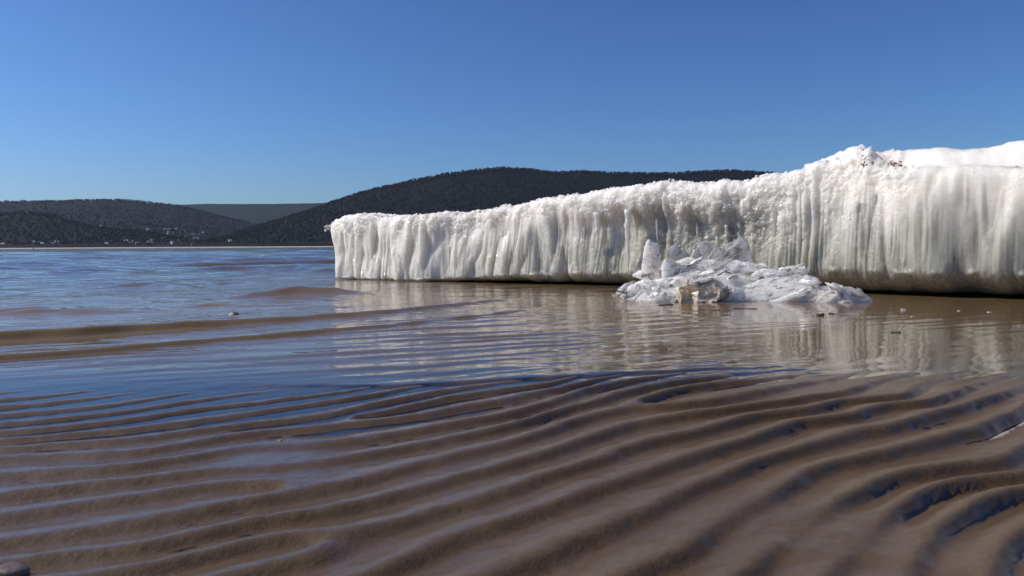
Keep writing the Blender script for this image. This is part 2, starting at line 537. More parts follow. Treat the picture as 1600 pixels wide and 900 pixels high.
def hill(name, label, pts, D, F, seed, mat, nx=260, nd=70, pw=1.15, gully=0.10):
    p = np.array(pts, float)
    px = np.linspace(p[0, 0], p[-1, 0], nx)
    py = np.interp(px, p[:, 0], p[:, 1])
    py = py + 0.7 * fbm(px * 0.03, px * 0 + seed, seed=seed, octv=4)
    top = at(px, py, D)
    tt = np.concatenate([np.linspace(0, 1, nd), 1 + np.linspace(0.1, 1.2, 8)])
    T, X = np.meshgrid(tt, top[:, 0] / D, indexing='ij')
    d = F + T * (D - F)
    H = np.maximum(top[:, 2], 0)[None, :]
    tc = np.clip(T, 0, 1)
    z = H * np.where(T <= 1, tc ** pw, 1 - 0.5 * (T - 1) ** 1.5)
    xx = X * D * (0.35 + 0.65 * (d / D))
    g = fbm(xx / 260, d / 420, seed=seed + 4, octv=5)
    z = z + gully * H * g * np.sin(np.pi * np.clip(T, 0, 1)) - 1.0
    Pm = np.stack([xx, d, z], -1)
    o = tag(link(name, grid_mesh(name, Pm), mat), label, kind='structure')
    HILLS[name] = Pm
    return Pm

P_far = hill('far_plateau', 'pale far plateau on the horizon', [(-700,322),(-200,318),(200,322),(270,320),(330,318),(400,318.5),(500,317),(640,318),(900,330),(1300,340)], 5600, 4300, 1, M_FAR, gully=0.06)
P_rdg = hill('left_ridge', 'long dark ridge behind the village', [(-900,330),(-500,322),(-200,318),(0,315),(60,314),(110,313),(180,312),(220,314.5),(270,320),(310,328),(345,338),(400,350),(450,362),(520,376),(560,384)], 3600, 1800, 2, M_HILL, gully=0.10)
P_nea = hill('near_left_hill', 'low wooded hill at the left bank', [(-900,350),(-400,345),(-150,341),(0,336),(34,331),(84,337),(111,346),(140,353),(170,358),(236,364),(275,372),(310,384)], 2100, 1560, 3, M_HILL, gully=0.06)
P_man = hill('wooded_hill', 'large dark wooded hill behind the ice', [(250,385),(330,376),(350,370),(390,357),(430,345),(470,333),(515,317),(560,302),(600,292),(650,280.5),(700,271.5),(750,265),(790,262),(830,265),(870,270),(900,267.5),(950,270),(1000,271),(1050,271),(1100,268),(1150,267),(1200,270),(1300,276),(1450,282),(1700,292),(2300,320)], 2500, 1580, 4, M_HILL, gully=0.12)

# river bank plain and the pale beach line
bx = np.linspace(-2600, 2600, 300)
rows = [(1488, -0.4), (1492, 0.3), (1500, 1.5), (1504, 1.7)]
Pb = np.array([[(x, y + 6 * math.sin(x / 170) + 3 * math.sin(x / 61), z) for x in bx] for y, z in rows])
tag(link('far_beach', grid_mesh('far_beach', Pb), flat_mat('pale_far_sand', (0.42, 0.36, 0.28), 0.9, 0.15, 0.05)), 'thin pale beach along the far river bank', kind='structure')
rows = [(1503.5, 1.6), (1512, 4.0), (1560, 6.0), (1800, 14.0), (2000, 12)]
Pp = np.array([[(x, y + 6 * math.sin(x / 170) + 3 * math.sin(x / 61), z + (1.5 * math.sin(x / 90) + 1.0 * math.sin(x / 37) if z > 2 else 0)) for x in bx] for y, z in rows])
tag(link('far_bank', grid_mesh('far_bank', Pp), M_HILL), 'low dark far river bank', kind='structure')

def surf_z(P, x, y):
    """height of a hill grid under points (grid is regular in rows of equal distance)"""
    dcol = P[:, 0, 1]
    r = np.clip(np.searchsorted(dcol, y) - 1, 0, len(dcol) - 2)
    f = (y - dcol[r]) / (dcol[r + 1] - dcol[r])
    z = np.empty(len(x))
    for i in range(len(x)):
        za = np.interp(x[i], P[r[i], :, 0], P[r[i], :, 2]); zb = np.interp(x[i], P[r[i] + 1, :, 0], P[r[i] + 1, :, 2])
        z[i] = za + (zb - za) * f[i]
    return z

def forest(name, label, P, n, hmin, hmax, seed, xlim):
    r = np.random.default_rng(seed)
    nd = P.shape[0] - 8
    # pick random cells, more of them near the ridge line
    ri = np.concatenate([r.integers(0, nd - 1, n), r.integers(nd - 5, nd + 1, n // 3)])
    ci = r.integers(0, P.shape[1] - 1, len(ri))
    a = r.random(len(ri))[:, None]; b = r.random(len(ri))[:, None]
    base = (P[ri, ci] * (1 - a) + P[ri, ci + 1] * a) * (1 - b) + (P[ri + 1, ci] * (1 - a) + P[ri + 1, ci + 1] * a) * b
    px = base[:, 0] / base[:, 1] * FPX + 800
    keep = (px > xlim[0]) & (px < xlim[1]) & (base[:, 2] > 0.5)
    base = base[keep]; m = len(base)
    hh = r.uniform(hmin, hmax, m); ww = hh * r.uniform(0.22, 0.42, m)
    ang = r.uniform(0, 6.28, m)
    V = np.empty((m, 9, 3)); 
    for k in range(4):
        aa = ang + k * math.pi / 2
        rr = ww * r.uniform(0.7, 1.2, m)
        V[:, k] = base + np.stack([np.cos(aa) * rr * 0.6, np.sin(aa) * rr * 0.6, hh * 0.22], 1)
        V[:, 4 + k] = base + np.stack([np.cos(aa + .6) * rr, np.sin(aa + .6) * rr, hh * r.uniform(0.5, 0.72, m)], 1)
    V[:, 8] = base + np.stack([r.normal(0, .1, m) * ww, r.normal(0, .1, m) * ww, hh], 1)
    q = []
    for k in range(4):
        k2 = (k + 1) % 4
        q += [(k, k2, 4 + k), (k2, 4 + k2, 4 + k), (4 + k, 4 + k2, 8)]
    F = (np.arange(m)[:, None, None] * 9 + np.array(q)[None]).reshape(-1, 3)
    return tag(link(name, raw_mesh(name, V.reshape(-1, 3), F), M_WOOD, smooth=False), label, 'woodland', kind='stuff')

forest('leafless_forest', 'dark leafless forest covering the big hill', P_man, 22000, 5, 9, 31, (230, 1700))
forest('leafless_forest', 'leafless forest on the low left hill', P_nea, 6000, 5, 9, 32, (-300, 330))
forest('leafless_forest', 'leafless forest on the long left ridge', P_rdg, 9000, 6, 10, 33, (-300, 560))

# bare trees on the far bank, each a thing
def bare_tree_meshes(seed):
    r = random.Random(seed)
    def tube(bm, a, b, ra, rb, k=4):
        a, b = Vector(a), Vector(b)
        d = (b - a).normalized(); s = d.orthogonal().normalized(); u = d.cross(s)
        A = [bm.verts.new(a + (s * math.cos(i * 6.283 / k) + u * math.sin(i * 6.283 / k)) * ra) for i in range(k)]
        B = [bm.verts.new(b + (s * math.cos(i * 6.283 / k) + u * math.sin(i * 6.283 / k)) * rb) for i in range(k)]
        for i in range(k): bm.faces.new((A[i], A[(i + 1) % k], B[(i + 1) % k], B[i]))
    t = bmesh.new(); c = bmesh.new()
    tube(t, (0, 0, -1), (0.2, 0, 6), 0.35, 0.2); tube(t, (0.2, 0, 6), (0, 0.1, 11), 0.2, 0.08)
    for i in range(26):
        z = r.uniform(3, 10.5); an = r.uniform(0, 6.28); ln = r.uniform(1.8, 4.2) * (1.15 - z / 16)
        e = Vector((math.cos(an) * ln, math.sin(an) * ln, z + ln * r.uniform(0.5, 1.1)))
        tube(c, (0.1, 0, z), e, 0.14, 0.05, 3)
        for j in range(5):
            f = r.uniform(0.35, 1.0); s = Vector((0.1, 0, z)).lerp(e, f)
            tube(c, s, s + Vector((r.uniform(-1, 1), r.uniform(-1, 1), r.uniform(0.3, 1.6))), 0.09, 0.05, 3)
    out = []
    for nm, bm in (('trunk', t), ('crown', c)):
        m = bpy.data.meshes.new('bare_tree_' + nm); bm.to_mesh(m); bm.free(); out.append(m)
    return out

M_TREE = flat_mat('grey_bark', (0.085, 0.072, 0.066), 0.9, 0.3, 0.6)
TREES = [bare_tree_meshes(s) for s in (1, 2, 3)]
for tr in TREES:
    for m in tr: m.materials.append(M_TREE)
tree_px = [12, 20, 33, 118, 128, 139, 149, 162, 176, 188, 214, 233, 258, 272, 288, 296, 306, 318, 331, 345, 352, 379, 386, 393, 401, 410, 418, 427, 441, 448, 456, 463, 471, 480, 488, 497, 505, 514]
rt = random.Random(4)
ORDT = ['first','second','third'] + ['%dth' % i if i % 10 not in (1, 2, 3) or 10 < i < 14 else '%d%s' % (i, {1: 'st', 2: 'nd', 3: 'rd'}[i % 10]) for i in range(4, 60)]
for i, px in enumerate(tree_px):
    Y = rt.uniform(1516, 1545)
    x = float(at(px, 380, Y)[0])
    o = empty('bare_tree', (x, Y, 2.5))
    s = rt.uniform(0.75, 1.15)
    o.scale = (s * 1.15, s * 1.15, s); o.rotation_euler = (0, 0, rt.uniform(0, 6.28))
    tag(o, 'leafless grey tree along the far bank, %s of the row from the left' % ORDT[i], 'tree', 'leafless trees along the far bank')
    tm, cm = TREES[i % 3]
    link('trunk', tm, None, o, False); link('crown', cm, None, o, False)

# village houses on the far bank
def house_meshes():
    w = bmesh.new(); f = bmesh.new()
    a, b, h, rg = 4.5, 3.5, 4.0, 7.0
    v = [w.verts.new(p) for p in ((-a, -b, -2), (a, -b, -2), (a, b, -2), (-a, b, -2), (-a, -b, h), (a, -b, h), (a, b, h), (-a, b, h), (-a, 0, rg), (a, 0, rg))]
    for q in ((0, 1, 5, 4), (2, 3, 7, 6), (1, 2, 6, 9, 5), (3, 0, 4, 8, 7)): w.faces.new([v[i] for i in q])
    e = 0.5
    for sgn in (-1, 1):
        top = [(-a - e, 0, rg + .25), (a + e, 0, rg + .25), (a + e, sgn * (b + e), h - .3), (-a - e, sgn * (b + e), h - .3)]
        T = [f.verts.new(p) for p in top]; B = [f.verts.new((p[0], p[1], p[2] - .2)) for p in top]
        f.faces.new(T); f.faces.new(B[::-1])
        for i in range(4): f.faces.new((T[i], B[i], B[(i + 1) % 4], T[(i + 1) % 4]))
    out = []
    for nm, bm in (('wall', w), ('roof', f)):
        bmesh.ops.recalc_face_normals(bm, faces=bm.faces)
        m = bpy.data.meshes.new('house_' + nm); bm.to_mesh(m); bm.free(); out.append(m)
    return out

HM = {}
roofs = {'metal': flat_mat('bare_metal_roof', (0.62, 0.64, 0.66), 0.35, 0.08, 0.3, Metallic=0.0), 'grey': flat_mat('grey_slate_roof', (0.20, 0.20, 0.21), 0.8, 0.15, 0.3), 'brown': flat_mat('brown_roof', (0.13, 0.075, 0.055), 0.8, 0.2, 0.3)}
walls = {'white': flat_mat('white_render', (0.80, 0.79, 0.77), 0.8, 0.05, 0.3), 'grey': flat_mat('grey_timber', (0.22, 0.20, 0.18), 0.85, 0.2, 0.4)}
for rk, rm in roofs.items():
    for wk, wm in walls.items():
        a, b = house_meshes(); a.materials.append(wm); b.materials.append(rm); HM[rk, wk] = (a, b)
house_px = [(52,378,'metal','white'),(62,379,'grey','grey'),(66,381,'metal','grey'),(83,381,'grey','grey'),(89,379,'metal','white'),
    (158,352,'grey','white'),(166,381,'metal','grey'),(173,377,'metal','white'),(197,377,'metal','grey'),(203,379,'grey','grey'),(209,377,'metal','white'),(214,380,'metal','grey'),
    (232,378,'metal','grey'),(236,380,'grey','grey'),(238,375,'grey','white'),(218,357,'grey','grey'),(231,358,'metal','white'),(250,357,'grey','grey'),(257,358,'metal','grey'),
    (261,366,'metal','white'),(263,362,'metal','white'),(264,358,'metal','grey'),(268,378,'metal','grey'),(270,379,'metal','white'),(272,363,'grey','grey'),(275,357,'metal','grey'),
    (279,376,'grey','grey'),(281,374,'grey','white'),(284,380,'brown','grey'),(285,363,'metal','grey'),(291,368,'brown','grey'),(294,366,'grey','grey'),(299,366,'grey','grey'),
    (302,366,'metal','white'),(303,372,'metal','white'),(308,372,'metal','grey'),(311,373,'brown','grey'),(317,363,'metal','grey'),(312,366,'grey','grey'),(302,382,'grey','grey'),
    (360,376,'metal','white'),(246,366,'brown','grey'),(289,360,'grey','grey'),(255,372,'grey','grey'),(4,382,'metal','grey')]
ORD = ['first','second','third','fourth','fifth','sixth','seventh','eighth','ninth','tenth','eleventh','twelfth','thirteenth','fourteenth','fifteenth','sixteenth','seventeenth','eighteenth','nineteenth','twentieth'] + ['%dth' % i if i % 10 not in (1, 2, 3) else '%d%s' % (i, {1: 'st', 2: 'nd', 3: 'rd'}[i % 10]) for i in range(21, 60)]
house_px.sort()
NTH = {False: 0, True: 0}
WORDS = {'metal': 'shiny metal', 'grey': 'grey', 'brown': 'brown'}
for (px, py, rk, wk) in house_px:
    up = py < 374
    Ys = np.arange(1512, 3500, 4.0)
    line = at(np.full(len(Ys), px), np.full(len(Ys), py + 1.5), Ys)
    surf = np.max([surf_z(P, line[:, 0], Ys) * ((Ys >= P[0, 0, 1]) & (Ys <= P[-1, 0, 1])) for P in (P_rdg, P_nea, P_man)] + [np.interp(Ys, [1503, 1512, 1560, 1800, 2000], [1.6, 4, 6, 14, 12])], axis=0)
    hit = np.argmax(surf >= line[:, 2])
    pos = line[hit] if hit > 0 else line[2]
    o = empty('village_house', tuple(pos))
    o.rotation_euler = (0, 0, rt.uniform(0.35, 0.9)); s = rt.uniform(0.6, 0.85); o.scale = (s, s, s)
    NTH[up] += 1
    tag(o, '%s-walled house, %s roof, %s from the left %s' % (wk, WORDS[rk], ORD[NTH[up] - 1], 'up the village slope' if up else 'along the far bank'), 'house', 'village houses across the river')
    a, b = HM[rk, wk]
    link('wall', a, None, o, False); link('roof', b, None, o, False)

# ================================================================== ICE FLOE
def ice_material():
    t = NT('melting_ice')
    c = t.coord()
    snow = t.attr('snow'); clear = t.attr('clear'); grime = t.attr('grime')
    n1 = t.noise(c, 9, 4, 0.6); n2 = t.noise(c, 60, 3, 0.6); n3 = t.noise(c, 260, 2, 0.6)
    streak = t.noise(t.coord(scale=(1, 1, 0.10)), 70, 4, 0.6)
    col = t.mix(t.ramp(n1, [(0.35, 0.0), (0.65, 1.0)]), (0.80, 0.765, 0.69), (0.90, 0.865, 0.79))
    clr = t.mix(t.ramp(streak, [(0.35, 0.0), (0.65, 1.0)]), (0.42, 0.42, 0.345), (0.66, 0.645, 0.56))
    col = t.mix(clear, col, clr)
    col = t.mix(snow, col, (0.91, 0.875, 0.815))
    gmask = t.math('MULTIPLY', grime, t.ramp(n2, [(0.42, 0.0), (0.62, 1.0)]))
    col = t.mix(gmask, col, (0.50, 0.40, 0.33))
    rough = t.math('ADD', t.math('MULTIPLY', snow, 0.30), 0.16)
    vor = t.n.new('ShaderNodeTexVoronoi'); vor.inputs['Scale'].default_value = 190
    t.L(c, vor.inputs['Vector'])
    h = t.math('ADD', t.math('MULTIPLY', n2, 0.6), t.math('MULTIPLY', n3, 0.3))
    h = t.math('ADD', h, t.math('MULTIPLY', t.math('MULTIPLY', streak, 0.9), t.math('SUBTRACT', 1.0, snow)))
    nb = t.bump(h, 0.0055, 0.8)
    cb = t.bump(t.math('ADD', vor.outputs['Distance'], t.math('MULTIPLY', n3, 0.8)), 0.006, 0.9)
    t.set(Transmission_Weight=t.math('MULTIPLY', clear, 0.38))
    t.set(Base_Color=col, Roughness=rough, Normal=nb, IOR=1.31, Subsurface_Weight=1.0, Subsurface_Radius=(0.11, 0.105, 0.092), Subsurface_Scale=1.0,
          Coat_Weight=1.0, Coat_Roughness=0.08, Coat_IOR=1.35, Coat_Normal=cb)
    return t.m

M_ICE = ice_material()

FRONT = np.array([(517,435),(620,439),(760,442),(900,446),(1000,449),(1100,452),(1250,457),(1400,463),(1600,470)], float)
SIL = np.array([(517,347),(522,341),(530,337),(560,335),(600,337),(640,338),(680,333),(720,331),(768,326),(776,319),(790,321),(810,319),(830,312),(860,306),(900,303),(930,297),(970,291),(1010,286),(1035,282),(1060,284),(1100,286),(1130,283),(1160,281),(1185,272),(1220,268),(1253,262),(1262,251),(1300,247),(1315,242),(1326,231),(1345,229),(1356,240),(1372,252),(1400,257),(1412,262),(1440,259),(1520,257),(1600,260),(1750,262)], float)
TIER = np.array([(517,341),(900,306),(1160,284),(1262,254),(1326,231),(1345,229),(1360,238),(1385,239),(1400,236),(1420,236),(1440,232),(1480,229),(1520,232),(1550,233),(1575,229),(1600,222),(1750,212)], float)

def chaikin(P, n=2):
    for _ in range(n):
        Q = np.empty((2 * len(P) - 2, P.shape[1]))
        Q[0::2] = 0.75 * P[:-1] + 0.25 * P[1:]; Q[1::2] = 0.25 * P[:-1] + 0.75 * P[1:]
        P = np.vstack([P[:1], Q, P[-1:]])
    return P

fx, fy = ground(FRONT[:, 0], FRONT[:, 1])
front = np.stack([fx, fy, FRONT[:, 0]], 1)
tail = front[-1] + (front[-1] - front[-2]) / np.linalg.norm((front[-1] - front[-2])[:2]) * np.array([[0.7], [1.5], [2.4]])
left = np.array([[front[0, 0] + 0.55, front[0, 1] + 1.55, 517], [front[0, 0] + 0.25, front[0, 1] + 0.9, 517], [front[0, 0] + 0.03, front[0, 1] + 0.30, 517], [front[0, 0] - 0.002, front[0, 1] + 0.06, 517]])
path = chaikin(np.vstack([left, front[:1] + [[0.03, 0.01, 2]], front[1:], tail]), 3)
seg = np.linalg.norm(np.diff(path[:, :2], axis=0), axis=1)
arc = np.concatenate([[0], np.cumsum(seg)])
# sampling: dense in view
sa = np.interp(515.5, path[:, 2][np.argmax(path[:, 2] > 517) - 1:], arc[np.argmax(path[:, 2] > 517) - 1:])
s_c = arc[np.argmax(path[:, 2] > 517.2)]
s_r = np.interp(1625, path[:, 2][path[:, 2] > 517.2], arc[path[:, 2] > 517.2])
S = np.concatenate([np.linspace(0, s_c - 0.25, 50)[:-1], np.linspace(s_c - 0.25, s_r, 1420)[:-1], np.linspace(s_r, arc[-1], 90)])
PX = np.interp(S, arc, path[:, 0]); PY = np.interp(S, arc, path[:, 1]); PP = np.interp(S, arc, path[:, 2])
tx, ty = np.gradient(PX, S), np.gradient(PY, S)
def smooth1(a, k):
    return np.convolve(np.pad(a, k, mode='edge'), np.ones(2 * k + 1) / (2 * k + 1), 'valid')
tx, ty = smooth1(tx, 25), smooth1(ty, 25)
ln = np.hypot(tx, ty); NXo, NYo = ty / ln, -tx / ln            # outward
isleft = S < s_c - 0.02
Hs = np.interp(PP, SIL[:, 0], SIL[:, 1])
H = at(PP, Hs, PY + 0.05)[:, 2]
T2 = at(PP, np.interp(PP, TIER[:, 0], TIER[:, 1]), PY + 0.36)[:, 2]
H0 = H[np.argmin(np.abs(S - s_c))]
H = np.where(isleft, H0, H); T2 = np.where(isleft, H0 - 0.01, T2)
T2 = np.where(PP < 1250, H - 0.01, T2)
zb = -0.004 + 0.020 * sstep(600, 800, PP) + 0.004 * sstep(800, 1200, PP)                      # lower lip
# vertical rows
vU = np.linspace(0, 1, 14)[:-1]; vF = np.linspace(0, 1, 260)[:-1]; vT = np.linspace(0, 1, 84) ** 1.8; vR = np.linspace(0, 1, 4)[1:]
nU, nF, nT, nR = len(vU), len(vF), len(vT), len(vR)
nv = nU + nF + nT + nR; nu = len(S)
P3 = np.zeros((nv, nu, 3)); SNOW = np.zeros((nv, nu)); CLEAR = np.zeros((nv, nu)); GRIME = np.zeros((nv, nu))
c_s0 = s_c + 0.75
QS = np.clip(S, c_s0, None)
QX = np.interp(QS, arc, path[:, 0]); QY = np.interp(QS, arc, path[:, 1])
qn = np.array([0.33, 0.94])
QX = QX + qn[0] * 1.15; QY = QY + qn[1] * 1.15

def put(row, inset, z):
    P3[row, :, 0] = PX - NXo * inset; P3[row, :, 1] = PY - NYo * inset; P3[row, :, 2] = z

# --- front face field
Tf = vF[:, None]
SS = np.broadcast_to(S, (nF, nu)); Pp = np.broadcast_to(PP, (nF, nu))
zb = zb + 0.008 * fbm(S * 9, S * 0, seed=99, octv=4)
zf = zb + (H - zb) * Tf
bev = 0.025 + 0.05 * sstep(600, 850, PP) + 0.06 * sstep(800, 1500, PP)
bh = (0.05 + 0.08 * sstep(600, 900, PP)) * (H - zb) + 0.05 * sstep(800, 1400, PP)
lowk = np.clip(1 - (zf - zb) / bh, 0, 1)
inset = bev * lowk ** 2.2
rim = np.clip((Tf - 0.90) / 0.10, 0, 1)
inset = inset + 0.055 * (1 - np.sqrt(np.clip(1 - rim ** 2, 0, 1)))
# leaning and hollow parts
lean = np.interp(PP, [517, 700, 820, 1000, 1200, 1300, 1450, 1600], [0.02, 0.07, 0.09, 0.05, 0.06, 0.10, 0.05, 0.03])
inset = inset + lean * Tf ** 1.5
hol = np.interp(PP, [820, 880, 960, 1060, 1150, 1215, 1280, 1340], [0, .035, .08, .095, .075, .03, .01, 0])
hb = np.interp(PP, [820, 960, 1060, 1200, 1340], [.68, .70, .66, .58, .6]) + 0.05 * perlin(SS * 9, SS * 0, seed=101)
inset = inset + hol * sstep(hb + 0.16, hb - 0.14, Tf) * (0.55 + 0.45 * sstep(0.0, 0.4, Tf))
# shapes: lobes and scallops
warp = 0.045 * perlin(SS * 5, Tf * 1.6, seed=110)
lob = fbm((SS + warp) * 5.5, Tf * 0.9, seed=111, octv=3)
lob2 = np.abs(perlin((SS + warp * 1.3) * 8.5, Tf * 0.75 + 3, seed=113))
amp_l = np.interp(PP, [517, 850, 1000, 1250, 1450, 1600], [0.050, 0.045, 0.030, 0.030, 0.036, 0.030])
disp = amp_l * lob * 0.95 - amp_l * 0.42 * (1 - np.clip(lob2 * 2.6, 0, 1)) ** 1.6 * sstep(0.96, 0.6, Tf)
# candle ice columns
colm = np.interp(PP, [517, 640, 900, 1180, 1220, 1400, 1440, 1600], [0.5, 0.8, 0.9, 0.9, 1.0, 0.9, 0.35, 0.2]) * sstep(0.93, 0.55, Tf + 0.15 * perlin(SS * 14, SS * 0, seed=120)) * (0.35 + 0.65 * sstep(0.02, 0.12, Tf))
cw = 0.006 * perlin(SS * 30, Tf * 2.5, seed=121)
c1 = perlin((SS + cw) * 30, Tf * 0.7, seed=122); c2 = perlin((SS + cw) * 70, Tf * 1.1, seed=123); c3 = perlin((SS + cw) * 150, Tf * 2.0, seed=124)
patch = np.clip(0.60 + 1.2 * fbm(SS * 4, Tf * 1.4, seed=125, octv=2), 0.08, 1.2)
disp += colm * patch * (0.010 * np.abs(c1) * 2 + 0.012 * np.abs(c2) * 2 + 0.007 * c3 - 0.010)
# runnels: narrow bright ribs that run down
rib = np.clip(perlin((SS + cw * 2) * 19, Tf * 0.6 + 7, seed=127) - 0.36, 0, 1) * 0.07
disp += rib * sstep(0.95, 0.75, Tf) * sstep(0.1, 0.3, Tf)
# granular snow above, crystals in the hollow's rim
gr = fbm(SS * 60, zf * 60, seed=130, octv=3, gain=0.7); gr2 = fbm(SS * 24, zf * 24, seed=131, octv=4, gain=0.65)
smoothright = 1 - 0.85 * sstep(1400, 1440, Pp)
snowm = np.clip(sstep(0.70, 0.93, Tf + 0.22 * perlin(SS * 7, Tf * 2, seed=132)) , 0, 1) * smoothright
cry = np.exp(-((Pp - 1130) / 90) ** 2) * sstep(0.25, 0.45, Tf) * sstep(0.95, 0.8, Tf) + 0.15 * sstep(1180, 1230, Pp) * (1 - sstep(1290, 1420, Pp)) * sstep(0.35, 0.6, Tf)
disp += (0.0016 + 0.008 * snowm + 0.010 * np.clip(cry, 0, 1)) * gr * (0.35 + 0.65 * smoothright) + (0.0015 + 0.012 * snowm + 0.012 * np.clip(cry, 0, 1)) * gr2 * smoothright
# knobbly drip line where the face turns under
drip = np.exp(-((lowk - 0.25) / 0.10) ** 2) * np.clip(perlin(SS * 22, SS * 0, seed=140) + 0.1, 0, 1)
disp += 0.030 * drip
disp += 0.003 * fbm(SS * 40, Tf * 12, seed=141) * lowk
zj = 0.006 * fbm(SS * 35, Tf * 8, seed=142, octv=3) * sstep(0.0, 0.1, Tf) + 0.012 * (gr2 * smoothright * 0.6) * rim
ins = inset - disp
P3[nU:nU + nF, :, 0] = PX - NXo * ins; P3[nU:nU + nF, :, 1] = PY - NYo * ins; P3[nU:nU + nF, :, 2] = zf + zj
SNOW[nU:nU + nF] = np.clip(snowm + 0.35 * np.clip(gr2 + 0.2, 0, 1) * sstep(0.3, 0.7, Tf), 0, 1)
clr = np.interp(PP, [517, 700, 900, 1000, 1200, 1400, 1600], [0.15, 0.30, 0.65, 1.0, 1.0, 0.9, 1.0])
CLEAR[nU:nU + nF] = np.clip(clr * sstep(0.85, 0.2, Tf + 0.25 * perlin(SS * 8, Tf * 2, seed=150)), 0, 1)
GRIME[nU:nU + nF] = np.clip(np.exp(-((Pp - 660) / 45) ** 2) * sstep(0.8, 0.95, Tf) * 0.7 + np.exp(-((Pp - 760) / 60) ** 2) * sstep(0.65, 0.9, Tf) * 0.4 + 0.5 * np.exp(-((Pp - 1010) / 120) ** 2) * np.exp(-((Tf - 0.72) / 0.10) ** 2) + 0.9 * np.exp(-((Pp - 1375) / 35) ** 2) * sstep(0.90, 0.99, Tf), 0, 1)
# --- underside
for i, v in enumerate(vU):
    k = (1 - v)
    put(i, ins[0] + 0.55 * k, zb * (1 - k) - 0.03 * k * 1.6 + 0.0)
    CLEAR[i] = 0.8
# --- top
i0 = nU + nF
ex, ey, ez = P3[i0 - 1, :, 0], P3[i0 - 1, :, 1], H
for j, v in enumerate(vT):
    x = PX - NXo * (inset[-1] + 0.0) ; y = PY - NYo * inset[-1]
    X = x + (QX - x) * v; Y = y + (QY - y) * v
    dist = np.hypot(X - x, Y - y)
    up = sstep(0.10, 0.30, dist)
    Z = H + (T2 - H) * up - 0.06 * sstep(0.5, 1.1, dist)
    g = fbm(X * 26, Y * 26, seed=160, octv=4, gain=0.6); gg = fbm(X * 6, Y * 6, seed=161, octv=3)
    k = min(1, j / 3)
    sm = (1 - 0.8 * sstep(1410, 1450, PP) )
    Z = Z + (0.014 * g * sm + 0.012 * gg) * k + zj[-1] * (1 - k)
    X = X + (P3[i0 - 1, :, 0] - x) * (1 - k); Y = Y + (P3[i0 - 1, :, 1] - y) * (1 - k)
    if j == 0: Z = Z * 0 + P3[i0 - 1, :, 2] + 0.001
    P3[i0 + j, :, 0] = X; P3[i0 + j, :, 1] = Y; P3[i0 + j, :, 2] = Z
    SNOW[i0 + j] = 1 - 0.3 * sstep(1420, 1450, PP); GRIME[i0 + j] = 0.8 * np.exp(-((PP - 1378) / 35) ** 2) * np.exp(-((dist - 0.2) / 0.2) ** 2) + 0.3 * np.clip(gg, 0, 1)
i1 = i0 + nT
for j, v in enumerate(vR):
    P3[i1 + j] = P3[i1 - 1]; P3[i1 + j, :, 2] = P3[i1 - 1, :, 2] * (1 - v) - 0.06 * v

floe = empty('ice_floe', (float(PX[700]), float(PY[700]), 0))
tag(floe, 'long thick white ice floe with fluted melting face and snowy top', 'ice floe')
org = np.array(floe.location)
me = grid_mesh('ice_body', P3 - org, flip=False)
attr(me, 'snow', SNOW); attr(me, 'clear', CLEAR); attr(me, 'grime', np.clip(GRIME, 0, 1))
body = link('ice_body', me, M_ICE, floe)

# --- clear glassy ice for icicles and shards
def glass_ice(name, col, trans, rough, scale, sss=0.5, bump=0.009, streaks=None):
    t = NT(name)
    c = t.coord()
    n = t.noise(c, scale, 4, 0.6)
    n2 = t.noise(t.coord(scale=(0.07, 1, 1), rot=(0, streaks, 0)) if streaks is not None else c, scale * 3, 3, 0.6)
    cc = t.mix(t.ramp(n, [(0.35, 0.0), (0.65, 1.0)]), tuple(v * 0.86 for v in col), col)
    h = t.math('ADD', t.math('MULTIPLY', n, 0.5), n2)
    t.set(Base_Color=cc, Roughness=rough, IOR=1.31, Transmission_Weight=trans, Subsurface_Weight=sss, Subsurface_Radius=(0.14, 0.135, 0.125), Subsurface_Scale=1.0,
          Normal=t.bump(h, bump, 0.8), Coat_Weight=0.8, Coat_Roughness=0.06)
    return t.m

M_CLEAR = glass_ice('clear_ice', (0.99, 0.955, 0.88), 0.22, 0.08, 40, sss=0.8)
M_WHITE = glass_ice('white_ice', (0.995, 0.955, 0.88), 0.0, 0.16, 60, sss=1.0)
M_GREY = glass_ice('dull_ice', (0.88, 0.81, 0.75), 0.0, 0.35, 50, sss=0.9)
M_GLASS = glass_ice('glassy_ice', (0.97, 0.95, 0.90), 0.55, 0.06, 40, sss=0.6, bump=0.006)
M_STREAK = glass_ice('striated_ice', (0.985, 0.95, 0.88), 0.04, 0.16, 45, sss=0.9, bump=0.010, streaks=R(25))
M_STREAK2 = glass_ice('striated_clear_ice', (0.99, 0.955, 0.89), 0.08, 0.12, 45, sss=0.9, bump=0.010, streaks=R(-33))
M_BROWN = glass_ice('silty_ice', (0.82, 0.68, 0.50), 0.0, 0.30, 45, sss=0.5)

def bm_obj(name, bm, mat, parent=None, smooth=False, loc=(0, 0, 0)):
    bmesh.ops.recalc_face_normals(bm, faces=bm.faces)
    m = bpy.data.meshes.new(name); bm.to_mesh(m); bm.free()
    o = link(name, m, mat, parent, smooth)
    o.location = loc
    return o

def face_point(px, tf, out=0.0):
    """a point on the floe's front face, in the floe's space"""
    i = int(np.argmin(np.abs(PP - px) + 1e3 * isleft)); j = nU + int(np.clip(tf, 0, 0.999) * nF)
    p = P3[j, i] - org
    return Vector((p[0] + NXo[i] * out, p[1] + NYo[i] * out, p[2]))

